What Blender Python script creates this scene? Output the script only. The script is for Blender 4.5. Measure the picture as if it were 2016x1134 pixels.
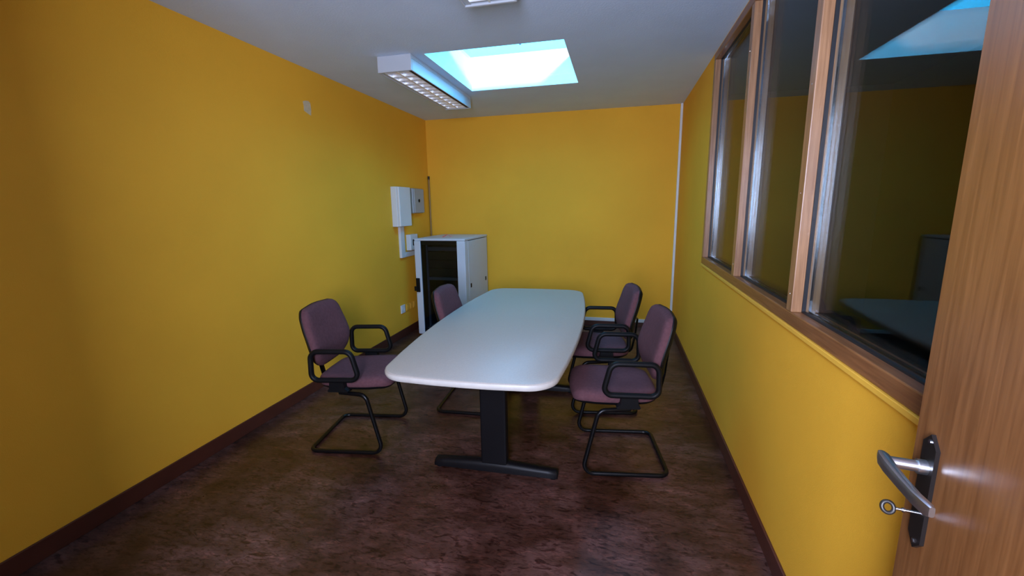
import bpy, bmesh, math, random
from mathutils import Vector, Matrix
random.seed(7)
PI = math.pi
scn = bpy.context.scene
for o in list(bpy.data.objects):
    bpy.data.objects.remove(o, do_unlink=True)
COL = scn.collection

# ------------------------------------------------------------------ camera
F_PX = 856.07
YAW, PITCH, ROLL = (math.radians(v) for v in (13.677, -10.680, -0.879))
CAM_H = 1.50
fwd = Vector((-math.sin(YAW) * math.cos(PITCH), math.cos(YAW) * math.cos(PITCH), math.sin(PITCH)))
rgt = Vector((math.cos(YAW), math.sin(YAW), 0))
upv = rgt.cross(fwd)
r2 = math.cos(ROLL) * rgt + math.sin(ROLL) * upv
u2 = -math.sin(ROLL) * rgt + math.cos(ROLL) * upv
cd = bpy.data.cameras.new('camera')
cd.sensor_fit = 'HORIZONTAL'
cd.sensor_width = 36.0
cd.lens = F_PX / 2016 * 36.0
cd.clip_start = 0.02
cam = bpy.data.objects.new('camera', cd)
COL.objects.link(cam)
cam.matrix_world = Matrix(((r2.x, u2.x, -fwd.x, 0), (r2.y, u2.y, -fwd.y, 0), (r2.z, u2.z, -fwd.z, CAM_H), (0, 0, 0, 1)))
scn.camera = cam

# ------------------------------------------------------------------ world, sun, hall light, exposure
SKY = (0.040, 0.42, 0.85)
SKY_K = 13.0
SUN_K = 6.0
HALL_W = 135.0
HALL_C = (0.63, 0.715, 1.0)
scn.view_settings.view_transform = 'Standard'
scn.view_settings.look = 'None'
scn.view_settings.gamma = 1.0
scn.view_settings.use_curve_mapping = False
scn.view_settings.exposure = 0.0

w = bpy.data.worlds.new('sky')
scn.world = w
w.use_nodes = True
bg = w.node_tree.nodes['Background']
bg.inputs[0].default_value = (*SKY, 1)
bg.inputs[1].default_value = SKY_K

sd = bpy.data.lights.new('shaft_sun', 'SUN')  # low warm sun added to brighten the skylight shaft walls
sd.energy = SUN_K
sd.angle = math.radians(5)
sd.color = (1.0, 0.58, 0.36)
shaft_sun = bpy.data.objects.new('shaft_sun', sd)
COL.objects.link(shaft_sun)
shaft_sun.rotation_euler = Vector((-0.30, 0.93, -0.215)).to_track_quat('-Z', 'Y').to_euler()
shaft_sun.location = (3, -4, 5)

# room dimensions (metres): camera stands in the doorway at x = 0, y = 0
A, B, D, H = 2.426, 0.667, 5.429, 2.590
SKX0, SKX1, SKY0, SKY1, SKZ = -1.402, -0.383, 3.16, 4.25, 2.860

pd = bpy.data.lights.new('skylight_portal', 'AREA')
pd.shape = 'RECTANGLE'; pd.size = SKX1 - SKX0; pd.size_y = SKY1 - SKY0
pd.cycles.is_portal = True
po = bpy.data.objects.new('skylight_portal', pd); COL.objects.link(po)
po.location = ((SKX0 + SKX1) / 2, (SKY0 + SKY1) / 2, SKZ + 0.05)

HWX, HWZ, HWS, HWT = -0.15, 1.65, 0.50, 1.10          # assumed hall window: centre x, centre z, width, height
hd = bpy.data.lights.new('unseen_hall_light', 'AREA')  # unseen source behind the camera, added to light the room
hd.shape = 'RECTANGLE'; hd.size = HWS; hd.size_y = HWT
hd.energy = HALL_W; hd.color = HALL_C
ho = bpy.data.objects.new('unseen_hall_light', hd); COL.objects.link(ho)
ho.location = (HWX, -0.70, HWZ)
ho.rotation_euler = (math.radians(90), 0, 0)            # shines towards +y, through the doorway

# ------------------------------------------------------------------ materials
MATS = {}
def mat(name, col, rough=0.5, metal=0.0, var=0.0, vscale=6.0, bump=0.0, bscale=120.0, spec=0.5, coat=0.0, stretch=(1, 1, 1)):
    m = bpy.data.materials.new(name); m.use_nodes = True
    nt = m.node_tree; N = nt.nodes; L = nt.links
    b = N['Principled BSDF']
    b.inputs['Base Color'].default_value = (*col, 1)
    b.inputs['Roughness'].default_value = rough
    b.inputs['Metallic'].default_value = metal
    b.inputs['Specular IOR Level'].default_value = spec
    b.inputs['Coat Weight'].default_value = coat
    tc = N.new('ShaderNodeTexCoord'); mp = N.new('ShaderNodeMapping')
    mp.inputs['Scale'].default_value = stretch
    L.new(tc.outputs['Object'], mp.inputs['Vector'])
    nz = N.new('ShaderNodeTexNoise'); nz.inputs['Scale'].default_value = vscale; nz.inputs['Detail'].default_value = 5
    L.new(mp.outputs['Vector'], nz.inputs['Vector'])
    rp = N.new('ShaderNodeValToRGB')
    rp.color_ramp.elements[0].position = 0.3; rp.color_ramp.elements[1].position = 0.7
    rp.color_ramp.elements[0].color = (*[c * (1 - var) for c in col], 1)
    rp.color_ramp.elements[1].color = (*[min(1, c * (1 + var)) for c in col], 1)
    L.new(nz.outputs['Fac'], rp.inputs['Fac']); L.new(rp.outputs['Color'], b.inputs['Base Color'])
    if bump > 0:
        n2 = N.new('ShaderNodeTexNoise'); n2.inputs['Scale'].default_value = bscale; n2.inputs['Detail'].default_value = 3
        L.new(mp.outputs['Vector'], n2.inputs['Vector'])
        bp = N.new('ShaderNodeBump'); bp.inputs['Strength'].default_value = bump; bp.inputs['Distance'].default_value = 0.002
        L.new(n2.outputs['Fac'], bp.inputs['Height']); L.new(bp.outputs['Normal'], b.inputs['Normal'])
    MATS[name] = m
    return m

def wood(name, c0, c1, axis, rough=0.35, coat=0.15):
    m = bpy.data.materials.new(name); m.use_nodes = True
    nt = m.node_tree; N = nt.nodes; L = nt.links
    b = N['Principled BSDF']; b.inputs['Roughness'].default_value = rough
    b.inputs['Coat Weight'].default_value = coat; b.inputs['Coat Roughness'].default_value = 0.25
    tc = N.new('ShaderNodeTexCoord'); mp = N.new('ShaderNodeMapping')
    s = [60.0, 60.0, 60.0]; s[axis] = 3.0
    mp.inputs['Scale'].default_value = s
    L.new(tc.outputs['Object'], mp.inputs['Vector'])
    nz = N.new('ShaderNodeTexNoise'); nz.inputs['Scale'].default_value = 1.6; nz.inputs['Detail'].default_value = 7; nz.inputs['Distortion'].default_value = 0.6
    L.new(mp.outputs['Vector'], nz.inputs['Vector'])
    rp = N.new('ShaderNodeValToRGB')
    rp.color_ramp.elements[0].position = 0.30; rp.color_ramp.elements[1].position = 0.72
    rp.color_ramp.elements[0].color = (*c0, 1); rp.color_ramp.elements[1].color = (*c1, 1)
    L.new(nz.outputs['Fac'], rp.inputs['Fac']); L.new(rp.outputs['Color'], b.inputs['Base Color'])
    bp = N.new('ShaderNodeBump'); bp.inputs['Strength'].default_value = 0.08; bp.inputs['Distance'].default_value = 0.001
    L.new(nz.outputs['Fac'], bp.inputs['Height']); L.new(bp.outputs['Normal'], b.inputs['Normal'])
    MATS[name] = m
    return m

def lino(name):
    m = bpy.data.materials.new(name); m.use_nodes = True
    nt = m.node_tree; N = nt.nodes; L = nt.links
    b = N['Principled BSDF']
    tc = N.new('ShaderNodeTexCoord')
    def noise(scale, stretch, detail=6, dist=0.0):
        mp = N.new('ShaderNodeMapping'); mp.inputs['Scale'].default_value = stretch
        L.new(tc.outputs['Object'], mp.inputs['Vector'])
        n = N.new('ShaderNodeTexNoise'); n.inputs['Scale'].default_value = scale; n.inputs['Detail'].default_value = detail
        n.inputs['Distortion'].default_value = dist
        L.new(mp.outputs['Vector'], n.inputs['Vector'])
        return n.outputs['Fac']
    def ramp(f, p0, c0, p1, c1):
        r = N.new('ShaderNodeValToRGB'); e = r.color_ramp.elements
        e[0].position, e[1].position = p0, p1
        e[0].color = (*c0, 1); e[1].color = (*c1, 1)
        L.new(f, r.inputs['Fac']); return r.outputs['Color']
    def mix(f, a, c, mode='MIX'):
        x = N.new('ShaderNodeMix'); x.data_type = 'RGBA'; x.blend_type = mode
        if isinstance(f, float): x.inputs[0].default_value = f
        else: L.new(f, x.inputs[0])
        L.new(a, x.inputs[6]); L.new(c, x.inputs[7]); return x.outputs[2]
    base = ramp(noise(2.6, (1, 1, 1), 8, 0.7), 0.34, LINO_0, 0.66, LINO_1)
    warm = ramp(noise(8.0, (0.7, 1.5, 1), 8, 0.5), 0.38, (0.70, 0.60, 0.52), 0.64, (1.25, 1.15, 1.18))
    c = mix(1.0, base, warm, 'MULTIPLY')
    fl = ramp(noise(22.0, (0.60, 1.6, 1), 6, 1.8), 0.36, (0.42, 0.33, 0.30), 0.46, (1, 1, 1))
    c = mix(1.0, c, fl, 'MULTIPLY')
    fl2 = ramp(noise(46.0, (0.55, 1.5, 1), 5, 1.2), 0.38, (0.60, 0.52, 0.50), 0.50, (1, 1, 1))
    c = mix(0.9, c, fl2, 'MULTIPLY')
    fl3 = ramp(noise(40.0, (0.5, 1.5, 1), 4, 1.0), 0.54, (1, 1, 1), 0.70, (1.7, 1.5, 1.45))
    c = mix(0.9, c, fl3, 'MULTIPLY')
    L.new(c, b.inputs['Base Color'])
    rr = ramp(noise(5.0, (1, 1, 1), 4), 0.3, (0.27, 0.27, 0.27), 0.7, (0.42, 0.42, 0.42))
    L.new(rr, b.inputs['Roughness'])
    b.inputs['Specular IOR Level'].default_value = 0.5
    MATS[name] = m
    return m

def glass(name, tint=(1, 1, 1), k=1.0):
    m = bpy.data.materials.new(name); m.use_nodes = True
    nt = m.node_tree; N = nt.nodes; L = nt.links
    for n in list(N): N.remove(n)
    out = N.new('ShaderNodeOutputMaterial')
    tr = N.new('ShaderNodeBsdfTransparent'); tr.inputs[0].default_value = (*tint, 1)
    gl = N.new('ShaderNodeBsdfGlossy'); gl.inputs['Roughness'].default_value = 0.0
    gl.inputs['Color'].default_value = (1, 1, 1, 1)
    ge = N.new('ShaderNodeNewGeometry')
    dt = N.new('ShaderNodeVectorMath'); dt.operation = 'DOT_PRODUCT'
    L.new(ge.outputs['Normal'], dt.inputs[0]); L.new(ge.outputs['Incoming'], dt.inputs[1])
    def mth(op, a, bb=None):
        x = N.new('ShaderNodeMath'); x.operation = op
        for i, v in enumerate((a, bb)):
            if v is None: continue
            if isinstance(v, (int, float)): x.inputs[i].default_value = v
            else: L.new(v, x.inputs[i])
        return x.outputs[0]
    c = mth('ABSOLUTE', dt.outputs['Value'])
    f = mth('POWER', mth('SUBTRACT', 1.0, c), 5.0)
    f = mth('ADD', 0.04, mth('MULTIPLY', f, 0.96))
    f = mth('MULTIPLY', f, k)
    mx = N.new('ShaderNodeMixShader')
    L.new(f, mx.inputs[0]); L.new(tr.outputs[0], mx.inputs[1]); L.new(gl.outputs[0], mx.inputs[2])
    L.new(mx.outputs[0], out.inputs['Surface'])
    MATS[name] = m
    return m

LINO_0 = (0.046, 0.018, 0.011)
LINO_1 = (0.112, 0.058, 0.048)
YELLOW = mat('yellow_wall_paint', (0.88, 0.448, 0.033), 0.75, var=0.05, vscale=1.3, bump=0.35, bscale=260, spec=0.25)
YELLOW_T = mat('yellow_trim_paint', (0.88, 0.485, 0.050), 0.6, var=0.03)
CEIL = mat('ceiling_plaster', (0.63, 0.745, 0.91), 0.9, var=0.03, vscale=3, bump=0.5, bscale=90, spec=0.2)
SHAFT = mat('skylight_shaft_plaster', (0.86, 0.86, 0.84), 0.9, var=0.02, vscale=4, bump=0.8, bscale=14, spec=0.1, stretch=(0.35, 0.35, 3))
LINO = lino('marbled_linoleum')
SKIRT = mat('brown_skirting', (0.078, 0.020, 0.011), 0.45, var=0.12, vscale=9)
WHITEP = mat('white_plastic', (0.72, 0.73, 0.74), 0.4, var=0.02)
GREYP = mat('grey_plastic', (0.36, 0.38, 0.39), 0.45, var=0.03)
OFFW = mat('old_white_plastic', (0.66, 0.64, 0.58), 0.45, var=0.04)
DOORW = wood('door_veneer', (0.165, 0.060, 0.016), (0.275, 0.112, 0.034), 2, 0.36, 0.2)
FRAMEW = wood('frame_wood', (0.18, 0.065, 0.020), (0.31, 0.130, 0.045), 1, 0.38, 0.2)
FRAMEV = wood('mullion_wood', (0.24, 0.110, 0.045), (0.42, 0.215, 0.100), 2, 0.36, 0.25)
ALU = mat('brushed_aluminium', (0.72, 0.74, 0.76), 0.30, 1.0, var=0.06, vscale=20)
ALUB = mat('glazing_bead_aluminium', (0.62, 0.66, 0.72), 0.16, 1.0, var=0.05)
MIRR = mat('louvre_aluminium', (0.90, 0.93, 0.97), 0.28, 0.35, var=0.02)
LAQ = mat('luminaire_enamel', (0.50, 0.54, 0.58), 0.35, var=0.02)
DARKM = mat('dark_bronze_metal', (0.025, 0.020, 0.018), 0.35, 0.6, var=0.1)
BROWNS = mat('brown_slot', (0.030, 0.020, 0.015), 0.75, var=0.1, spec=0.2)
BLACKP = mat('black_plastic', (0.0045, 0.0045, 0.005), 0.5, var=0.1, spec=0.18)
BLACKM = mat('black_enamel_tube', (0.0035, 0.0035, 0.004), 0.32, var=0.1, spec=0.28)
GASK = mat('black_gasket', (0.010, 0.010, 0.012), 0.5, var=0.1)
FABRIC = mat('mauve_upholstery', (0.122, 0.052, 0.060), 0.92, var=0.12, vscale=60, bump=0.5, bscale=700, spec=0.2)
TABLE = mat('speckled_grey_laminate', (0.48, 0.43, 0.375), 0.40, var=0.05, vscale=160)
TEDGE = mat('table_edge', (0.55, 0.52, 0.47), 0.4, var=0.05, vscale=30)
LEGM = mat('table_leg_enamel', (0.0055, 0.005, 0.006), 0.42, var=0.12, spec=0.2)
CABW = mat('cabinet_enamel', (0.58, 0.63, 0.70), 0.40, var=0.02, bump=0.08, bscale=500)
CABIN = mat('cabinet_interior', (0.020, 0.022, 0.025), 0.5, var=0.1)
GEAR = mat('rack_gear', (0.16, 0.17, 0.19), 0.4, var=0.1)
SMOKED = glass('smoked_glass', (0.50, 0.55, 0.60), 0.5)
CLEAR = glass('window_glass', (0.90, 0.93, 0.93), 0.36)
SKYG = glass('skylight_glass', (0.97, 0.99, 0.99), 0.1)
RED = mat('pink_sticker', (0.85, 0.06, 0.10), 0.5, var=0.05)
PLASTER = mat('bare_plaster', (0.62, 0.52, 0.34), 0.9, var=0.12, vscale=40)
DARKR = mat('dark_beyond_glass', (0.05, 0.05, 0.05), 0.9, var=0.05)  # near-black base colour stands in for the darkness behind the glass
HALLP = mat('hall_paint', (0.60, 0.58, 0.54), 0.8, var=0.03)
KEYM = mat('key_bow_brass', (0.020, 0.015, 0.011), 0.4, 0.0, var=0.1)
CHROME = mat('chrome', (0.75, 0.76, 0.78), 0.14, 1.0, var=0.02)
BLUEP = mat('blue_latch', (0.02, 0.12, 0.42), 0.5, var=0.05)
TUBE = mat('fluorescent_tube_glass', (0.80, 0.82, 0.82), 0.25, var=0.02)

# ------------------------------------------------------------------ mesh helpers
class MB:
    def __init__(s): s.v, s.f = [], []
    def add(s, v, f):
        n = len(s.v); s.v += [tuple(p) for p in v]; s.f += [tuple(i + n for i in q) for q in f]; return s
    def box(s, x0, x1, y0, y1, z0, z1, bevel=0.0, seg=2):
        bm = bmesh.new()
        vs = [bm.verts.new(p) for p in ((x0,y0,z0),(x1,y0,z0),(x1,y1,z0),(x0,y1,z0),(x0,y0,z1),(x1,y0,z1),(x1,y1,z1),(x0,y1,z1))]
        for q in ((3,2,1,0),(4,5,6,7),(0,1,5,4),(1,2,6,5),(2,3,7,6),(3,0,4,7)): bm.faces.new([vs[i] for i in q])
        if bevel > 0:
            bmesh.ops.bevel(bm, geom=list(bm.edges), offset=bevel, segments=seg, profile=0.5, affect='EDGES')
        bm.verts.index_update()
        s.add([v.co[:] for v in bm.verts], [[v.index for v in f.verts] for f in bm.faces]); bm.free(); return s
    def prism(s, poly, z0, z1, plane='xy'):
        # extrude a 2-D polygon: plane xy -> along z, xz -> along y, yz -> along x
        def P(a, b, h): return {'xy': (a, b, h), 'xz': (a, h, b), 'yz': (h, a, b)}[plane]
        n = len(poly)
        v = [P(a, b, z0) for a, b in poly] + [P(a, b, z1) for a, b in poly]
        f = [tuple(range(n))[::-1], tuple(range(n, 2 * n))] + [(i, (i + 1) % n, n + (i + 1) % n, n + i) for i in range(n)]
        return s.add(v, f)
    def tube(s, path, r, n=12, closed=False, ry=None, nrm=None):
        P = [Vector(p) for p in path]; m = len(P); ry = ry or r
        T = []
        for i in range(m):
            if closed: t = P[(i + 1) % m] - P[i - 1]
            else: t = P[min(i + 1, m - 1)] - P[max(i - 1, 0)]
            T.append(t.normalized())
        up = Vector(nrm) if nrm else Vector((0, 0, 1))
        if abs(up.dot(T[0])) > 0.95: up = Vector((1, 0, 0))
        u = (up - T[0] * up.dot(T[0])).normalized()
        rings = []
        for i in range(m):
            if nrm: u = Vector(nrm) - T[i] * Vector(nrm).dot(T[i])
            else: u = u - T[i] * u.dot(T[i])
            u.normalize(); w_ = T[i].cross(u)
            rings.append([P[i] + u * (r * math.cos(2 * PI * k / n)) + w_ * (ry * math.sin(2 * PI * k / n)) for k in range(n)])
        v = [p for rg in rings for p in rg]; f = []
        for i in range(m if closed else m - 1):
            j = (i + 1) % m
            for k in range(n):
                f.append((i * n + k, i * n + (k + 1) % n, j * n + (k + 1) % n, j * n + k))
        if not closed:
            f.append(tuple(range(n))[::-1]); f.append(tuple((m - 1) * n + k for k in range(n)))
        return s.add(v, f)
    def rings(s, rl, cap=True):
        n = len(rl[0]); v = [p for rg in rl for p in rg]; f = []
        for i in range(len(rl) - 1):
            for k in range(n):
                f.append((i * n + k, i * n + (k + 1) % n, (i + 1) * n + (k + 1) % n, (i + 1) * n + k))
        if cap:
            f.append(tuple(range(n))[::-1]); f.append(tuple((len(rl) - 1) * n + k for k in range(n)))
        return s.add(v, f)
    def build(s, name, m, parent=None, smooth=False):
        me = bpy.data.meshes.new(name); me.from_pydata(s.v, [], s.f); me.update()
        bm = bmesh.new(); bm.from_mesh(me); bmesh.ops.recalc_face_normals(bm, faces=bm.faces); bm.to_mesh(me); bm.free()
        if smooth:
            for p in me.polygons: p.use_smooth = True
            try: me.set_sharp_from_angle(angle=math.radians(48))
            except Exception: pass
        me.materials.append(m)
        o = bpy.data.objects.new(name, me); COL.objects.link(o)
        if parent: o.parent = parent
        return o

def bx(name, m, parent, *a, bevel=0.0):
    return MB().box(*a, bevel=bevel).build(name, m, parent)
def fillet(pts, rad, n=6, closed=False):
    P = [Vector(p) for p in pts]; out = []
    m = len(P); R = rad if isinstance(rad, (list, tuple)) else [rad] * m
    for i in range(m):
        if not closed and i in (0, m - 1): out.append(P[i]); continue
        a, b, c = P[i - 1], P[i], P[(i + 1) % m]
        d1, d2 = (a - b).normalized(), (c - b).normalized()
        ang = d1.angle(d2); t = min(R[i] / math.tan(ang / 2), (a - b).length * 0.49, (c - b).length * 0.49)
        rr = t * math.tan(ang / 2)
        cen = b + (d1 + d2).normalized() * (rr / math.sin(ang / 2))
        s0 = b + d1 * t - cen; s1 = b + d2 * t - cen
        tot = s0.angle(s1)
        for k in range(n + 1):
            q = k / n
            out.append(cen + (s0 * math.sin((1 - q) * tot) + s1 * math.sin(q * tot)) / math.sin(tot))
    return out
def empty(name, loc=(0, 0, 0), rz=0.0):
    o = bpy.data.objects.new(name, None); COL.objects.link(o)
    o.empty_display_size = 0.1; o.location = loc; o.rotation_euler = (0, 0, rz); return o
def tag(o, label, cat=None, group=None):
    o['label'] = label
    if cat: o['category'] = cat
    if group: o['group'] = group
    return o
def struct(o, label=None, cat=None):
    o['kind'] = 'structure'
    if label: o['label'] = label
    if cat: o['category'] = cat
    return o
def copy_tree(o, parent=None):
    c = o.copy(); COL.objects.link(c)
    if parent: c.parent = parent; c.matrix_parent_inverse = o.matrix_parent_inverse
    for ch in [x for x in bpy.data.objects if x.parent == o]:
        copy_tree(ch, c)
    return c

# ------------------------------------------------------------------ room shell
T = 0.10
struct(bx('floor', LINO, None, -A - T, B + T, -0.10, D + T, -0.10, 0.0), 'brown marbled linoleum floor with dark flecks', 'floor')
wl = struct(bx('wall_left', YELLOW, None, -A - T, -A, -0.10, D + T, 0.0, H), 'long yellow painted wall on the left', 'wall')
struct(bx('wall_back', YELLOW, None, -A, B, D, D + T, 0.0, H), 'yellow end wall behind the cabinet and table', 'wall')
WZ0, WZ1, WY0, WY1 = 1.030, 2.572, 0.88, 3.715
m = MB()
m.box(B, B + T, -0.10, D + T, 0.0, WZ0)
m.box(B, B + T, -0.10, D + T, WZ1, H)
m.box(B, B + T, -0.10, WY0, WZ0, WZ1)
m.box(B, B + T, WY1, D + T, WZ0, WZ1)
struct(m.build('wall_right', YELLOW), 'yellow wall on the right below and beyond the wooden window', 'wall')
DX0, DX1, DZ = -0.80, 0.405, 2.06
m = MB()
m.box(-A, DX0 - 0.04, -0.06, 0.04, 0.0, H)
m.box(DX1 + 0.03, B, -0.06, 0.04, 0.0, H)
struct(m.build('wall_front', YELLOW), 'yellow wall around the doorway behind the camera', 'wall')
m = MB()
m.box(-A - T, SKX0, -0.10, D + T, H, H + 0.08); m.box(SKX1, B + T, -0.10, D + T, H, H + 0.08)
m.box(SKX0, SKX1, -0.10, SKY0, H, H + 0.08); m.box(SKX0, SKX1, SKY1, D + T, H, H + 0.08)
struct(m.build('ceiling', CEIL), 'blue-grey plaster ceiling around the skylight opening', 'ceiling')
# plaster patch on the left wall
random.seed(3)
poly = [(3.140, 2.262), (3.175, 2.250), (3.218, 2.238), (3.226, 2.285), (3.222, 2.335), (3.200, 2.346), (3.160, 2.340), (3.136, 2.330), (3.142, 2.295)]
tag(MB().prism(poly, -A - 0.001, -A + 0.0015, 'yz').build('plaster_patch', PLASTER, wl), 'small pale bare plaster patch')

# skirting
struct(bx('baseboard_left', SKIRT, None, -A, -A + 0.012, 0.04, D, 0.0, 0.092, bevel=0.003), 'dark brown skirting along the left wall', 'baseboard')
struct(bx('baseboard_right', SKIRT, None, B - 0.012, B, 0.04, D, 0.0, 0.092, bevel=0.003), 'dark brown skirting along the right wall', 'baseboard')
struct(bx('baseboard_back', SKIRT, None, -A + 0.012, B - 0.012, D - 0.012, D, 0.0, 0.062, bevel=0.003), 'dark brown skirting at the foot of the end wall', 'baseboard')
struct(bx('trim_1', WHITEP, None, -A + 0.012, B - 0.03, D - 0.02, D, 0.063, 0.103, bevel=0.003), 'white cable duct running above the end wall skirting', 'cable duct')
struct(bx('trim_2', WHITEP, None, B - 0.026, B, D - 0.026, D, 0.104, H, bevel=0.004), 'white vertical cable duct in the right rear corner', 'cable duct')

# ------------------------------------------------------------------ glazed wooden partition in the right wall
win = struct(empty('window_1', (B, WY0, WZ0)), 'wood framed interior window with three tall panes', 'window')
FX0, FX1 = -0.010, 0.085                       # frame depth, relative to wall face
LY = WY1 - WY0; LZ = WZ1 - WZ0
bx('bottom_rail', FRAMEW, win, FX0, FX1, 0.0, LY, 0.0, 0.052, bevel=0.004)
bx('top_rail', FRAMEW, win, FX0, FX1, 0.0, LY, LZ - 0.050, LZ, bevel=0.004)
ms = [(0.0, 0.055), (1.833 - WY0, 1.884 - WY0), (2.707 - WY0, 2.765 - WY0), (LY - 0.055, LY)]
for i, (y0, y1) in enumerate(ms):
    mu = bx('jamb' if i in (0, 3) else 'mullion', FRAMEV, win, FX0, FX1, y0, y1, 0.052, LZ - 0.050, bevel=0.003)
    for zz in (0.12, 0.50, 0.88, 1.26):
        ring = [[(FX0 - 0.0012 * k, (y0 + y1) / 2 + rr * math.cos(a), zz + rr * math.sin(a)) for a in [2 * PI * j / 10 for j in range(10)]] for k, rr in ((-1, 0.0035), (1, 0.0028))]
        MB().rings(ring).build('screw', CHROME, mu)
GX = 0.040                                     # glass plane behind the wall face
for (a0, a1), (b0, b1) in zip(ms[:-1], ms[1:]):
    y0, y1, z0, z1 = a1, b0, 0.052, LZ - 0.050
    pn = bx('pane', CLEAR, win, GX, GX + 0.006, y0 + 0.006, y1 - 0.006, z0 + 0.006, z1 - 0.006)
    pn2 = bx('pane', CLEAR, win, GX + 0.018, GX + 0.024, y0 + 0.006, y1 - 0.006, z0 + 0.006, z1 - 0.006)
    def ringframe(x0, x1, wd):
        q = MB()
        q.box(x0, x1, y0, y0 + wd, z0, z1); q.box(x0, x1, y1 - wd, y1, z0, z1)
        q.box(x0, x1, y0 + wd, y1 - wd, z0, z0 + wd); q.box(x0, x1, y0 + wd, y1 - wd, z1 - wd, z1)
        return q
    ringframe(GX - 0.014, GX - 0.001, 0.006).build('gasket', GASK, win)
    ringframe(GX + 0.007, GX + 0.017, 0.009).build('spacer_bar', ALUB, win)
# painted ledge strip under the frame
struct(bx('trim_3', YELLOW_T, None, B - 0.016, B - 0.0005, WY0 - 0.02, WY1, WZ0 - 0.018, WZ0 - 0.001, bevel=0.002), 'thin yellow painted strip under the wooden window frame', 'trim')

# unlit space beyond the partition, its darkness put into the paint
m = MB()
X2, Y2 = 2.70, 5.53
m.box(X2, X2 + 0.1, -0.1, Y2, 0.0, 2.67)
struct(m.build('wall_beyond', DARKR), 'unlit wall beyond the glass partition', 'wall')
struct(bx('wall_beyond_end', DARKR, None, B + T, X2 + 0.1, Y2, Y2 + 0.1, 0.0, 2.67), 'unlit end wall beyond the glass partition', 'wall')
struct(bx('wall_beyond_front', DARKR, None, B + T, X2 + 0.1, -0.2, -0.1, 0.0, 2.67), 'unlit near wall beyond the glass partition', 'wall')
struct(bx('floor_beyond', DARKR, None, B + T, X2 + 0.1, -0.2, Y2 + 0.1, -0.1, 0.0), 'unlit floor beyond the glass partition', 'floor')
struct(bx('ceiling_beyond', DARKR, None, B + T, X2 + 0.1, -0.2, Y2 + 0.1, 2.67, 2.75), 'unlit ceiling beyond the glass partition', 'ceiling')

# assumed hall behind the camera, with an added bright window
HX0, HX1, HY = -1.75, 0.95, -0.73
struct(bx('floor_hall', LINO, None, HX0 - 0.1, HX1 + 0.1, HY - 0.1, -0.10, -0.10, 0.0), 'linoleum floor of the hall behind the camera', 'floor')
struct(bx('ceiling_hall', HALLP, None, HX0 - 0.1, HX1 + 0.1, HY - 0.1, -0.10, 2.62, 2.75), 'hall ceiling behind the camera', 'ceiling')
struct(bx('wall_hall_left', HALLP, None, HX0 - 0.1, HX0, HY - 0.1, -0.06, 0.0, 2.62), 'left wall of the hall behind the camera', 'wall')
struct(bx('wall_hall_right', HALLP, None, HX1, HX1 + 0.1, HY - 0.1, -0.06, 0.0, 2.62), 'right wall of the hall behind the camera', 'wall')
wx0, wx1, wz0, wz1 = HWX - HWS / 2, HWX + HWS / 2, HWZ - HWT / 2, HWZ + HWT / 2
m = MB()
m.box(HX0, wx0, HY - 0.1, HY, 0.0, 2.62); m.box(wx1, HX1, HY - 0.1, HY, 0.0, 2.62)
m.box(wx0, wx1, HY - 0.1, HY, 0.0, wz0); m.box(wx0, wx1, HY - 0.1, HY, wz1, 2.62)
struct(m.build('wall_hall_rear', HALLP), 'rear wall of the hall with an assumed window', 'wall')
hw = struct(empty('window_3', (HWX, HY, wz0)), 'assumed hall window added behind the camera around the light', 'window')
q = MB(); fw = 0.03
q.box(-HWS / 2, -HWS / 2 + fw, -0.07, -0.03, 0, HWT); q.box(HWS / 2 - fw, HWS / 2, -0.07, -0.03, 0, HWT)
q.box(-HWS / 2 + fw, HWS / 2 - fw, -0.07, -0.03, 0, fw); q.box(-HWS / 2 + fw, HWS / 2 - fw, -0.07, -0.03, HWT - fw, HWT)
q.build('frame', WHITEP, hw)
bx('opaque_pane', WHITEP, hw, -HWS / 2 + fw, HWS / 2 - fw, -0.055, -0.045, fw, HWT - fw)  # opaque white pane, added to keep the sun out of the hall

# ------------------------------------------------------------------ skylight
sk = struct(empty('window_2', ((SKX0 + SKX1) / 2, (SKY0 + SKY1) / 2, H)), 'square skylight with a deep white shaft in the ceiling', 'skylight')
hx, hy, hz = (SKX1 - SKX0) / 2, (SKY1 - SKY0) / 2, SKZ - H
bx('shaft_wall', SHAFT, sk, -hx - 0.04, -hx, -hy - 0.04, hy + 0.04, 0.0805, hz)
bx('shaft_wall', SHAFT, sk, hx, hx + 0.04, -hy - 0.04, hy + 0.04, 0.0805, hz)
bx('shaft_wall', SHAFT, sk, -hx, hx, hy, hy + 0.04, 0.0805, hz)
bx('shaft_wall', SHAFT, sk, -hx, hx, -hy - 0.04, -hy, 0.0805, hz)
lin = MB(); e = 0.004
lin.box(-hx, -hx + e, -hy, hy, 0.0, 0.082); lin.box(hx - e, hx, -hy, hy, 0.0, 0.082)
lin.box(-hx + e, hx - e, hy - e, hy, 0.0, 0.082); lin.box(-hx + e, hx - e, -hy, -hy + e, 0.0, 0.082)
lin.build('opening_lining', SHAFT, sk)
fr = MB(); k = 0.0
fr.box(-hx - 0.05, -hx + k * 0.3, -hy - 0.05, hy + 0.05, hz, hz + 0.03); fr.box(hx - k * 0.3, hx + 0.05, -hy - 0.05, hy + 0.05, hz, hz + 0.03)
fr.box(-hx + k * 0.3, hx - k * 0.3, hy - k * 0.3, hy + 0.05, hz, hz + 0.03); fr.box(-hx + k * 0.3, hx - k * 0.3, -hy - 0.05, -hy + k * 0.3, hz, hz + 0.03)
fr.build('sash_frame', WHITEP, sk)
bx('pane', SKYG, sk, -hx, hx, -hy, hy, hz + 0.0305, hz + 0.0365)
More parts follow.
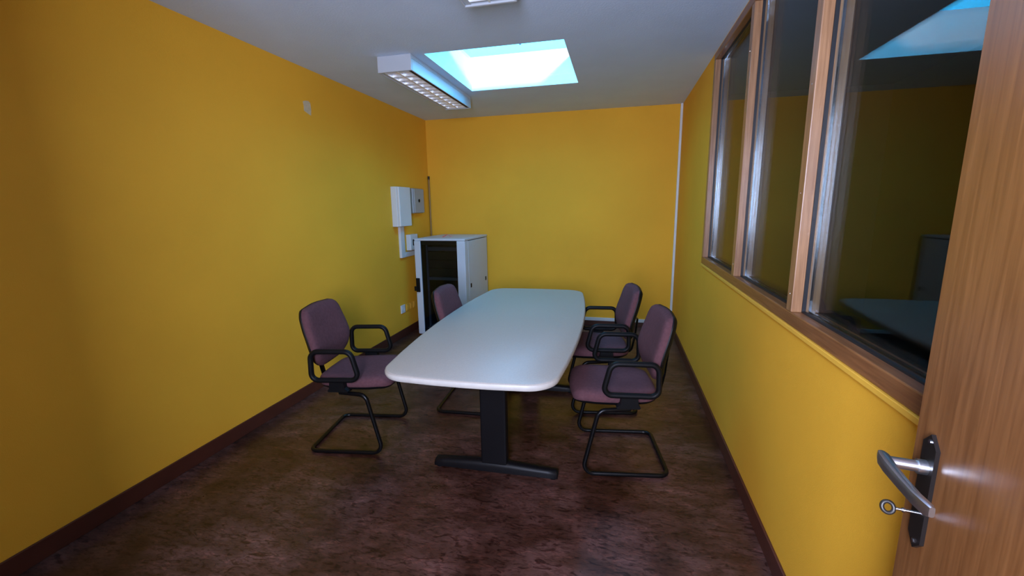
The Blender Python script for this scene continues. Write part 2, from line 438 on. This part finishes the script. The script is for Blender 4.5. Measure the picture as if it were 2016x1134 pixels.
lk = MB().box(0.040, 0.056, 0.175, 0.195, hz - 0.025, hz + 0.012, bevel=0.003); lk.box(0.044, 0.052, 0.181, 0.189, hz + 0.010, hz + 0.030)
lk.build('latch', BLUEP, sk)

# ------------------------------------------------------------------ open door with handle and key
DW, DT = 0.825, 0.040
ex, ey = 0.530, 0.865                          # free edge of the visible face
dn = Vector((-0.988, 0.151, 0)).normalized(); dd_ = Vector((-dn.y * -1, -dn.x, 0)).normalized()
dd_ = Vector((0.151, 0.988, 0)).normalized()   # from hinge to free edge
hp = Vector((ex, ey, 0)) - dd_ * DW
rz = math.atan2(dd_.y, dd_.x)                  # local +x runs hinge -> free edge, local +y is the visible face's normal
door = struct(empty('door_1', (hp.x, hp.y, 0.0), rz), 'open brown wood veneer door at the right edge of the picture', 'door')
leaf = bx('leaf', DOORW, door, 0.0, DW, -DT, 0.0, 0.008, 2.54, bevel=0.002)
px = DW - 0.062
pl_ = [(px - 0.021, 0.925), (px, 0.905), (px + 0.021, 0.925), (px + 0.021, 1.098), (px, 1.118), (px - 0.021, 1.098)]
plate = MB().prism(pl_, 0.0, 0.006, 'xz').build('handle_plate', DARKM, door)
for zz in (0.918, 1.105):
    MB().rings([[(px + 0.004 * math.cos(a), 0.006 + h, zz + 0.004 * math.sin(a)) for a in [2 * PI * j / 12 for j in range(12)]] for h in (0, 0.0015)]).build('screw', CHROME, plate)
q = MB()
q.tube([(px, 0.004, 1.058), (px, 0.020, 1.058), (px, 0.045, 1.058), (px, 0.058, 1.058)], 0.0095, 16)
nk = q.build('handle_neck', ALU, plate, smooth=True)
MB().tube([(px, 0.005, 1.058), (px, 0.018, 1.058)], 0.0125, 18).build('handle_collar', ALU, plate, smooth=True)
sec = []
for t, (yy, hh, ww, zz) in zip((0.016, 0.005, -0.02, -0.06, -0.10, -0.125, -0.130),
                               ((0.062, 0.010, 0.006, 1.060), (0.062, 0.0125, 0.009, 1.059), (0.062, 0.0125, 0.009, 1.058), (0.059, 0.0115, 0.0075, 1.056), (0.055, 0.0115, 0.007, 1.055), (0.050, 0.0115, 0.0065, 1.055), (0.048, 0.009, 0.004, 1.055))):
    ring = []
    for j in range(16):
        a = 2 * PI * j / 16
        ca, sa = math.cos(a), math.sin(a)
        f_ = 1 / max(abs(ca), abs(sa)) ** 0.6
        ring.append((px + t, yy + ww * ca * f_ * 0.9, zz + hh * sa * f_ * 0.9))
    sec.append(ring)
MB().rings(sec).build('handle_lever', ALU, plate, smooth=True)
key = empty('key', door.matrix_basis @ Vector((px, 0.006, 0.972)), rz)
tag(key, 'small key with a ring-shaped dark bow standing in the door lock', 'key')
MB().tube([(0, -0.004, 0), (0, 0.034, 0)], 0.0026, 10).build('shank', CHROME, key, smooth=True)
MB().tube([(0, 0.018, 0), (0, 0.021, 0)], 0.0042, 10).build('collar', CHROME, key, smooth=True)
MB().tube([(0.004 * math.cos(a), 0.041 + 0.0085 * math.sin(a), 0.0085 * math.cos(a)) for a in [2 * PI * j / 24 for j in range(24)]], 0.0034, 8, closed=True).build('bow', KEYM, key, smooth=True)
fr = MB()
fr.box(DX0 - 0.04, DX0, -0.08, 0.05, 0.0, H); fr.box(DX1, DX1 + 0.03, -0.08, 0.038, 0.0, H)
fr.box(DX0, DX1, -0.08, 0.05, H - 0.04, H)
struct(fr.build('trim_4', DOORW), 'brown wooden door frame around the doorway', 'door frame')

# ------------------------------------------------------------------ ceiling luminaires
def make_luminaire():
    W_, L_, HT = 0.270, 1.330, 0.112
    root = empty('ceiling_luminaire')
    t = 0.010
    # local origin: centre of the top (ceiling side); z goes down as negative
    q = MB()
    q.box(-W_/2, W_/2, -L_/2 + 0.02, L_/2 - 0.02, -0.028, 0.0, bevel=0.003)
    q.build('housing_back', LAQ, root)
    for s in (-1, 1):
        x0, x1 = sorted((s * W_/2, s * (W_/2 - t)))
        bx('side_panel', LAQ, root, x0, x1, -L_/2 + 0.02, L_/2 - 0.02, -HT, -0.0285, bevel=0.003)
        y0, y1 = sorted((s * L_/2, s * (L_/2 - 0.0195)))
        bx('end_cap', LAQ, root, -W_/2, W_/2, y0, y1, -HT - 0.001, 0.0, bevel=0.005)
    xi = W_/2 - t - 0.001
    # long reflector sides (curved) and the dark edge slot on the right
    for s in (-1, 1):
        prof = []
        for j in range(7):
            u_ = j / 6
            prof.append((s * (xi - 0.034 + 0.006 - 0.020 * (u_ ** 2)), -HT + 0.004 + u_ * 0.060))
        prof2 = [(a - s * 0.0015, z_) for a, z_ in prof]
        MB().prism(prof + prof2[::-1], -L_/2 + 0.021, L_/2 - 0.021, 'xz').build('side_reflector', MIRR, root, smooth=True)
        x0, x1 = sorted((s * xi, s * (xi - 0.026)))
        bx('edge_strip', BROWNS if s > 0 else LAQ, root, x0, x1, -L_/2 + 0.021, L_/2 - 0.021, -HT + 0.006, -HT + 0.009)
    nb = 13
    xr = xi - 0.030
    for i in range(nb):
        y = -L_/2 + 0.05 + i * (L_ - 0.10) / (nb - 1)
        prof = []
        for j in range(7):
            u_ = j / 6
            prof.append((y - 0.003 - 0.017 * u_ ** 1.7, -HT + 0.004 + 0.042 * u_))
        for j in range(6, -1, -1):
            u_ = j / 6
            prof.append((y + 0.003 + 0.017 * u_ ** 1.7, -HT + 0.004 + 0.042 * u_))
        MB().prism([(a, b_) for a, b_ in prof], -xr, xr, 'yz').build('louvre_blade', MIRR, root, smooth=True)
    bx('centre_reflector', MIRR, root, -0.006, 0.006, -L_/2 + 0.021, L_/2 - 0.021, -HT + 0.004, -HT + 0.045, bevel=0.002)
    for s in (-1, 1):
        tb = MB().tube([(s * 0.052, -L_/2 + 0.03, -0.050), (s * 0.052, L_/2 - 0.03, -0.050)], 0.013, 12).build('fluorescent_tube', TUBE, root, smooth=True)
    return root
lum = make_luminaire()
lum.location = (-1.618, 3.785, H)
tag(lum, 'white box luminaire with aluminium louvre beside the skylight', 'ceiling light', 'ceiling luminaires')
lum2 = copy_tree(lum)
lum2.location = (-0.642, 1.625, H)
tag(lum2, 'louvred ceiling light cut off by the top edge of the picture', 'ceiling light', 'ceiling luminaires')

# ------------------------------------------------------------------ table
tb = empty('conference_table', (-0.690, 2.835, 0.0), math.radians(1.2))
tag(tb, 'grey boat-shaped conference table on black T-shaped legs', 'table')
TL, TZ0, TZ1 = 2.19, 0.700, 0.735
def table_outline(inset=0.0):
    pts = []
    hl = TL / 2
    hw = lambda y: 0.488 - 0.072 * (y / hl) ** 2
    raw = []
    n = 14
    for j in range(n + 1):
        y = -hl + 2 * hl * j / n; raw.append((hw(y), y))
    for j in range(1, 6):
        x = hw(hl) * (1 - 2 * j / 6); raw.append((x, hl + 0.022 * (1 - (x / hw(hl)) ** 2)))
    for j in range(n + 1):
        y = hl - 2 * hl * j / n; raw.append((-hw(y), y))
    for j in range(1, 6):
        x = -hw(hl) * (1 - 2 * j / 6); raw.append((x, -hl - 0.022 * (1 - (x / hw(hl)) ** 2)))
    R = [0.001] * len(raw)
    cor = (0, n, n + 6, 2 * n + 6)
    # drop the points next to each corner so that the corner radius has room
    keep = []
    rad = []
    for i, p in enumerate(raw):
        near = any(0 < min(abs(i - c), len(raw) - abs(i - c)) <= 1 for c in cor)
        if near: continue
        keep.append((p[0], p[1], 0)); rad.append(0.150 if i in cor else 0.6)
    out = fillet(keep, rad, 8, closed=True)
    return [(p.x, p.y) for p in out]
OUT = table_outline()
def inset(pts, d):
    P = [Vector(p) for p in pts]; out = []
    n = len(P)
    for i in range(n):
        t = (P[(i + 1) % n] - P[i - 1]).normalized(); nn = Vector((-t.y, t.x))
        out.append(P[i] + nn * d)
    return out
rl = []
for d_, z_ in ((0.020, TZ0), (0.006, TZ0 + 0.002), (0.001, TZ0 + 0.008), (0.0, TZ0 + 0.014), (0.0, TZ1 - 0.012), (0.002, TZ1 - 0.006), (0.006, TZ1 - 0.002), (0.011, TZ1)):
    rl.append([(p.x, p.y, z_) for p in inset(OUT, d_)])
top = MB().rings(rl).build('tabletop', TABLE, tb, smooth=True)
eb = [[(p.x, p.y, z_) for p in inset(OUT, d_)] for d_, z_ in ((0.003, TZ0 + 0.004), (-0.0012, TZ0 + 0.012), (-0.0012, TZ1 - 0.013), (0.0015, TZ1 - 0.0055))]
tag(MB().rings(eb, cap=False).build('edge_band', TEDGE, tb, smooth=True), 'rounded pale edge band')
for s in (-1, 1):
    yy = -0.655 if s < 0 else 0.505
    ft = []
    for x, hz_, wy in ((-0.362, 0.030, 0.026), (-0.355, 0.040, 0.030), (-0.30, 0.044, 0.032), (-0.10, 0.056, 0.034), (0.0, 0.060, 0.035), (0.10, 0.056, 0.034), (0.30, 0.044, 0.032), (0.355, 0.040, 0.030), (0.362, 0.030, 0.026)):
        z0 = 0.012
        ft.append([(x + 0.03, yy + wy * cx, z0 + hz_ * cz) for cx, cz in ((-1, 0), (-1, 0.55), (-0.75, 0.9), (-0.4, 1), (0.4, 1), (0.75, 0.9), (1, 0.55), (1, 0))])
    foot = MB().rings(ft).build('foot_bar', LEGM, tb, smooth=True)
    for sx in (-1, 1):
        MB().tube([(0.03 + sx * 0.335, yy, 0.0), (0.03 + sx * 0.335, yy, 0.014)], 0.022, 16).build('levelling_glide', BLACKP, foot, smooth=True)
    col = MB().box(-0.045, 0.105, yy - 0.030, yy + 0.030, 0.055, 0.672, bevel=0.010, seg=3).build('column', LEGM, tb)
    bx('support_arm', LEGM, tb, -0.30, 0.36, yy - 0.025, yy + 0.025, 0.672, 0.6995, bevel=0.004)
bx('stretcher_beam', LEGM, tb, 0.012, 0.048, -0.6245, 0.4745, 0.600, 0.660, bevel=0.004)

# ------------------------------------------------------------------ cantilever armchairs
def shrink(outline, ins, lim=0.03):
    P = inset(outline, min(ins, lim))
    if ins <= lim: return P
    c = sum(P, Vector((0, 0))) / len(P)
    k_ = max(0.05, 1 - (ins - lim) / 0.17)
    return [c + (p - c) * k_ for p in P]
def slab(outline, layers, bend=None, scale_c=(0, 0)):
    rl = []
    for ins, h in layers:
        rl.append([(p.x, p.y, h) for p in shrink(outline, ins)])
    return rl
def make_chair():
    root = empty('cantilever_armchair')
    # seat cushion outline (x forward, y side), counter-clockwise
    so = [(-0.180, -0.150), (-0.130, -0.205), (0.02, -0.232), (0.18, -0.235), (0.290, -0.205), (0.308, 0.0), (0.290, 0.205), (0.18, 0.235), (0.02, 0.232), (-0.130, 0.205), (-0.180, 0.150), (-0.188, 0.0)]
    so = [(p.x, p.y) for p in fillet([(a, b_, 0) for a, b_ in so], [0.08, 0.09, 0.5, 0.3, 0.085, 0.8, 0.085, 0.3, 0.5, 0.09, 0.08, 0.6], 6, closed=True)]
    def fz(x, y, h):
        drop = 0.0
        if x > 0.20: drop = 0.55 * (x - 0.20) ** 2 / 0.13 * 0.35
        return h - drop + 0.02 * max(0, x) - 0.012 * math.exp(-((x - 0.0) ** 2 + y * y) / 0.02)
    rl = [[(x, y, fz(x, y, h)) for x, y, h in rg] for rg in slab(so, ((0.010, 0.428), (0.002, 0.436), (0.0, 0.450), (0.003, 0.466), (0.012, 0.480), (0.030, 0.489), (0.060, 0.493), (0.10, 0.494), (0.15, 0.494), (0.19, 0.494)))]
    MB().rings(rl).build('seat_cushion', FABRIC, root, smooth=True)
    rl = [[(x, y, fz(x, y, h)) for x, y, h in rg] for rg in slab(so, ((0.19, 0.402), (0.070, 0.404), (0.030, 0.410), (0.008, 0.424), (0.004, 0.434)))]
    MB().rings(rl).build('seat_shell', BLACKP, root, smooth=True)
    # backrest outline (y side, z up)
    half = [(0.0, 0.518), (0.120, 0.526), (0.195, 0.575), (0.232, 0.660), (0.226, 0.760), (0.208, 0.855), (0.178, 0.900), (0.0, 0.910)]
    bo = half + [(-a, z_) for a, z_ in half[::-1][1:-1]]
    bo = [(p.x, p.y) for p in fillet([(a, b_, 0) for a, b_ in bo], [0.9, 0.10, 0.10, 0.12, 0.6, 0.09, 0.055, 1.0, 0.055, 0.09, 0.6, 0.12, 0.10, 0.10], 6, closed=True)]
    def back_map(y, z_, h):         # h: thickness offset towards the sitter
        zz = z_ - 0.52
        x = -0.208 - 0.070 * zz - 0.16 * zz * zz + 0.022 * math.exp(-((zz - 0.13) / 0.12) ** 2)
        return (x + h + 0.45 * y * y, y, z_)
    def back_rings(layers): return [[back_map(p.x, p.y, h) for p in shrink(bo, i_)] for i_, h in layers]
    MB().rings(back_rings(((0.006, 0.0), (0.0, 0.012), (0.001, 0.028), (0.008, 0.042), (0.022, 0.050), (0.05, 0.055), (0.09, 0.058), (0.13, 0.059), (0.19, 0.0595)))).build('backrest_cushion', FABRIC, root, smooth=True)
    MB().rings(back_rings(((0.19, -0.024), (0.060, -0.022), (0.025, -0.018), (0.008, -0.009), (-0.001, 0.004), (0.001, 0.011)))).build('backrest_shell', BLACKP, root, smooth=True)
    # flat support bar from seat to backrest
    path = fillet([(0.02, 0, 0.396), (-0.222, 0, 0.396), (-0.248, 0, 0.52), (-0.262, 0, 0.66)], 0.05, 8)
    MB().tube(path, 0.006, 12, ry=0.026, nrm=None).build('back_support', BLACKM, root, smooth=True)
    # sled frame: one bent tube
    r = 0.0125; y1, y0 = 0.240, 0.240
    pts = [(-0.02, -y1 + 0.03, 0.392), (0.155, -y1, 0.392), (0.242, -y1, r), (-0.235, -y0, r), (-0.235, y0, r), (0.242, y1, r), (0.155, y1, 0.392), (-0.02, y1 - 0.03, 0.392)]
    path = fillet(pts, [0, 0.05, 0.055, 0.05, 0.05, 0.055, 0.05, 0], 7)
    MB().tube(path, r, 12).build('sled_frame', BLACKM, root, smooth=True)
    bx('cross_bar', BLACKM, root, -0.03, 0.03, -0.205, 0.205, 0.382, 0.404, bevel=0.004)
    for s in (-1, 1):
        ya = s * 0.272
        loop = fillet([(-0.148, ya, 0.672), (0.098, ya, 0.676), (0.142, ya, 0.500), (-0.154, ya, 0.494)], [0.048, 0.050, 0.042, 0.042], 8, closed=True)
        arm = MB().tube(loop, 0.0150, 12, closed=True, ry=0.0180, nrm=None).build('armrest_loop', BLACKP, root, smooth=True)
        y_a, y_b = sorted((s * 0.190, s * 0.262)); 
        q = MB()
        poly = [(-0.055, 0.422), (0.060, 0.422), (0.066, 0.428), (0.045, 0.446), (0.040, 0.490), (-0.045, 0.490), (-0.050, 0.446), (-0.062, 0.428)]
        y_c, y_d = sorted((s * 0.240, s * 0.276))
        q.prism(poly, y_c, y_d, 'xz')
        q.box(-0.06, 0.06, *sorted((s * 0.16, s * 0.2405)), 0.412, 0.424)
        q.build('arm_bracket', BLACKP, arm)
    return root
ch = make_chair()
G = 'mauve cantilever armchairs around the conference table'
spots = [(-1.640, 2.394, 8.5, "mauve cantilever armchair with black arm loops by the left yellow wall, fully in view"),
         (-1.050, 3.040, 3.0, "mauve armchair half hidden behind the table, its back in front of the rack cabinet"),
         (0.046, 2.520, 188.5, "mauve cantilever armchair nearest the windowed wall, at the table's near right corner"),
         (-0.095, 3.250, 189.0, "mauve armchair pushed under the table's right side, behind the nearer right chair")]
for i, (x, y, a, lab) in enumerate(spots):
    o = ch if i == 0 else copy_tree(ch)
    o.location = (x, y, 0); o.rotation_euler = (0, 0, math.radians(a))
    tag(o, lab, 'chair', G)

# ------------------------------------------------------------------ rack cabinet
cb = empty('rack_cabinet', (-2.263, 4.593, 0.0), math.radians(-2.0))
tag(cb, 'white network rack cabinet with a smoked glass door in the far left corner', 'cabinet')
CW, CDp, CH = 0.620, 0.770, 1.150
bx('top_panel', CABW, cb, 0.0, CW, 0.0, CDp, CH - 0.024, CH, bevel=0.005)
bx('side_panel', CABW, cb, 0.002, 0.020, 0.030, CDp - 0.01, 0.045, CH - 0.025, bevel=0.003)
sp = bx('side_panel', CABW, cb, CW - 0.020, CW - 0.002, 0.105, CDp - 0.01, 0.045, CH - 0.032, bevel=0.003)
for yy, zz in ((0.16, 0.60), (0.68, 0.60)):
    bx('panel_latch', BLACKP, sp, CW - 0.0025, CW + 0.002, yy - 0.017, yy + 0.017, zz - 0.024, zz + 0.024, bevel=0.0015)
for yy in (0.30,):
    bx('panel_dimple', GREYP, sp, CW - 0.0025, CW - 0.001, yy - 0.005, yy + 0.005, 1.04, 1.05)
bx('back_panel', CABW, cb, 0.021, CW - 0.021, CDp - 0.022, CDp - 0.008, 0.045, CH - 0.025)
bx('base', CABW, cb, 0.0, CW, 0.0, CDp - 0.005, 0.022, 0.044, bevel=0.003)
bx('front_post', CABW, cb, CW - 0.100, CW - 0.002, 0.002, 0.104, 0.045, CH - 0.025, bevel=0.004)
dr = bx('door_stile', CABW, cb, 0.0, 0.076, -0.006, 0.022, 0.030, CH - 0.026, bevel=0.004)
bx('smoked_pane', SMOKED, cb, 0.0765, CW - 0.1005, 0.004, 0.009, 0.046, CH - 0.027)
bx('door_rail', CABIN, cb, 0.0765, CW - 0.1005, 0.010, 0.024, CH - 0.070, CH - 0.027)
bx('door_rail', CABIN, cb, 0.0765, CW - 0.1005, 0.010, 0.024, 0.046, 0.090)
hd_ = MB().box(0.004, 0.052, -0.020, -0.006, 0.530, 0.695, bevel=0.005).build('swing_handle', BLACKP, dr)
MB().box(-0.014, 0.022, -0.034, -0.019, 0.545, 0.600, bevel=0.005).build('handle_grip', BLACKP, dr)
bx('interior_lining', CABIN, cb, 0.021, 0.024, 0.032, CDp - 0.025, 0.046, CH - 0.026)
bx('interior_lining', CABIN, cb, CW - 0.024, CW - 0.021, 0.106, CDp - 0.025, 0.046, CH - 0.026)
bx('interior_lining', CABIN, cb, 0.025, CW - 0.025, CDp - 0.028, CDp - 0.024, 0.046, CH - 0.026)
for x0 in (0.085, CW - 0.125):
    bx('mounting_rail', GEAR, cb, x0, x0 + 0.022, 0.110, 0.130, 0.046, CH - 0.026)
bx('rack_shelf', GEAR, cb, 0.110, CW - 0.130, 0.112, 0.50, 0.655, 0.690, bevel=0.003)
bx('patch_panel', GEAR, cb, 0.110, CW - 0.130, 0.112, 0.30, 1.000, 1.045, bevel=0.003)
for i in range(3):
    bx('blanking_panel', CABIN, cb, 0.110, CW - 0.130, 0.113, 0.118, 0.70 + i * 0.098, 0.793 + i * 0.098, bevel=0.001)
for x0, y0 in ((0.04, 0.05), (CW - 0.04, 0.05), (0.04, CDp - 0.06), (CW - 0.04, CDp - 0.06)):
    MB().tube([(x0, y0, 0.0), (x0, y0, 0.023)], 0.020, 14).build('foot', BLACKP, cb, smooth=True)
stk = empty('sticker_strip', cb.matrix_basis @ Vector((0.300, 0.25, CH)), math.radians(38))
tag(stk, 'small crumpled pinkish red tape strip lying on top of the rack cabinet', 'tape')
q = MB(); n = 8; vv = []
for j in range(n + 1):
    x = -0.055 + 0.11 * j / n; z_ = 0.0012 + 0.022 * math.sin(PI * j / n) ** 2 + 0.003 * abs(math.sin(j * 1.3))
    vv.append([(x, -0.016, z_), (x, 0.016, z_ + 0.001), (x, 0.016, z_ + 0.003), (x, -0.016, z_ + 0.002)])
q.rings(vv).build('tape_strip', RED, stk)

# ------------------------------------------------------------------ wall boxes, ducts and sockets on the left wall
bw = empty('fuse_box', (-A, 4.42, 1.292))
tag(bw, 'tall white distribution box mounted on the left wall above the cabinet', 'fuse box')
bx('housing', WHITEP, bw, 0.0, 0.070, 0.0, 0.275, 0.0, 0.436, bevel=0.004)
bx('cover', WHITEP, bw, 0.0705, 0.100, 0.002, 0.273, 0.002, 0.434, bevel=0.006)
bg2 = empty('alarm_box', (-A, 4.86, 1.430))
tag(bg2, 'small grey wall box with a round lock beside the white distribution box', 'wall box')
bx('housing', GREYP, bg2, 0.0, 0.050, 0.0, 0.275, 0.0, 0.296, bevel=0.012)
cv = bx('cover', GREYP, bg2, 0.0505, 0.066, 0.006, 0.269, 0.006, 0.290, bevel=0.007)
MB().rings([[(0.066 + h, 0.125 + rr * math.cos(a), 0.150 + rr * math.sin(a)) for a in [2 * PI * j / 18 for j in range(18)]] for h, rr in ((-0.002, 0.020), (0.005, 0.020), (0.007, 0.016))]).build('lock', BLACKP, cv, smooth=True)
dv = empty('cable_duct', (-A, 4.535, 0.93))
tag(dv, 'white L-shaped cable duct running down from the white distribution box', 'cable duct')
bx('vertical_duct', WHITEP, dv, 0.0, 0.030, 0.0, 0.085, 0.0, 0.361, bevel=0.003)
bx('narrow_duct', OFFW, dv, 0.0, 0.020, 0.0865, 0.115, 0.056, 0.361, bevel=0.003)
bx('horizontal_duct', WHITEP, dv, 0.0, 0.028, 0.086, 0.62, 0.0, 0.055, bevel=0.003)
jb = empty('junction_box', (-A, 4.715, 1.000))
tag(jb, 'white switch box with a dark window half hidden behind the rack cabinet', 'switch box')
bx('housing', WHITEP, jb, 0.0, 0.060, 0.0, 0.190, 0.0, 0.185, bevel=0.005)
bx('switch_window', DARKM, jb, 0.058, 0.0615, 0.050, 0.150, 0.055, 0.125)
bx('switch_rocker', WHITEP, jb, 0.0615, 0.067, 0.075, 0.125, 0.065, 0.105, bevel=0.002)
so_ = empty('wall_socket', (-A, 4.475, 0.285))
tag(so_, 'white square wall socket low on the left wall beside the cabinet', 'socket')
bx('plate', WHITEP, so_, 0.0, 0.014, 0.0, 0.095, 0.0, 0.095, bevel=0.004)
MB().rings([[(0.0140 + h, 0.0475 + rr * math.cos(a), 0.0475 + rr * math.sin(a)) for a in [2 * PI * j / 20 for j in range(20)]] for h, rr in ((-0.002, 0.026), (0.003, 0.026), (0.003, 0.021), (0.0005, 0.020))]).build('insert_ring', WHITEP, so_, smooth=True)
for i in range(3):
    pb = empty('blank_socket', (-A, 4.615 + i * 0.088, 0.288))
    tag(pb, ('yellow painted blank socket plate right next to the white socket', 'middle one of the three yellow painted blank socket plates', 'yellow painted blank socket plate closest to the rack cabinet')[i], 'socket', 'painted-over socket plates')
    bx('plate', YELLOW_T, pb, 0.0, 0.009, 0.0, 0.078, 0.0, 0.080, bevel=0.003)
    bx('blank_insert', YELLOW_T, pb, 0.0085, 0.012, 0.014, 0.064, 0.014, 0.066, bevel=0.002)
cp = empty('corner_conduit', (-A + 0.016, D - 0.016, 0.30))
tag(cp, 'thin ochre conduit pipe rising in the far left corner behind the cabinet', 'pipe')
MB().tube([(0, 0, 0), (0, 0, 1.56)], 0.0105, 12).build('pipe', mat('ochre_pipe_paint', (0.34, 0.20, 0.06), 0.5, var=0.05), cp, smooth=True)
MB().tube([(0, 0, 1.555), (0, 0, 1.595)], 0.0120, 12).build('end_plug', DARKM, cp, smooth=True)

print('objects', len(bpy.data.objects))
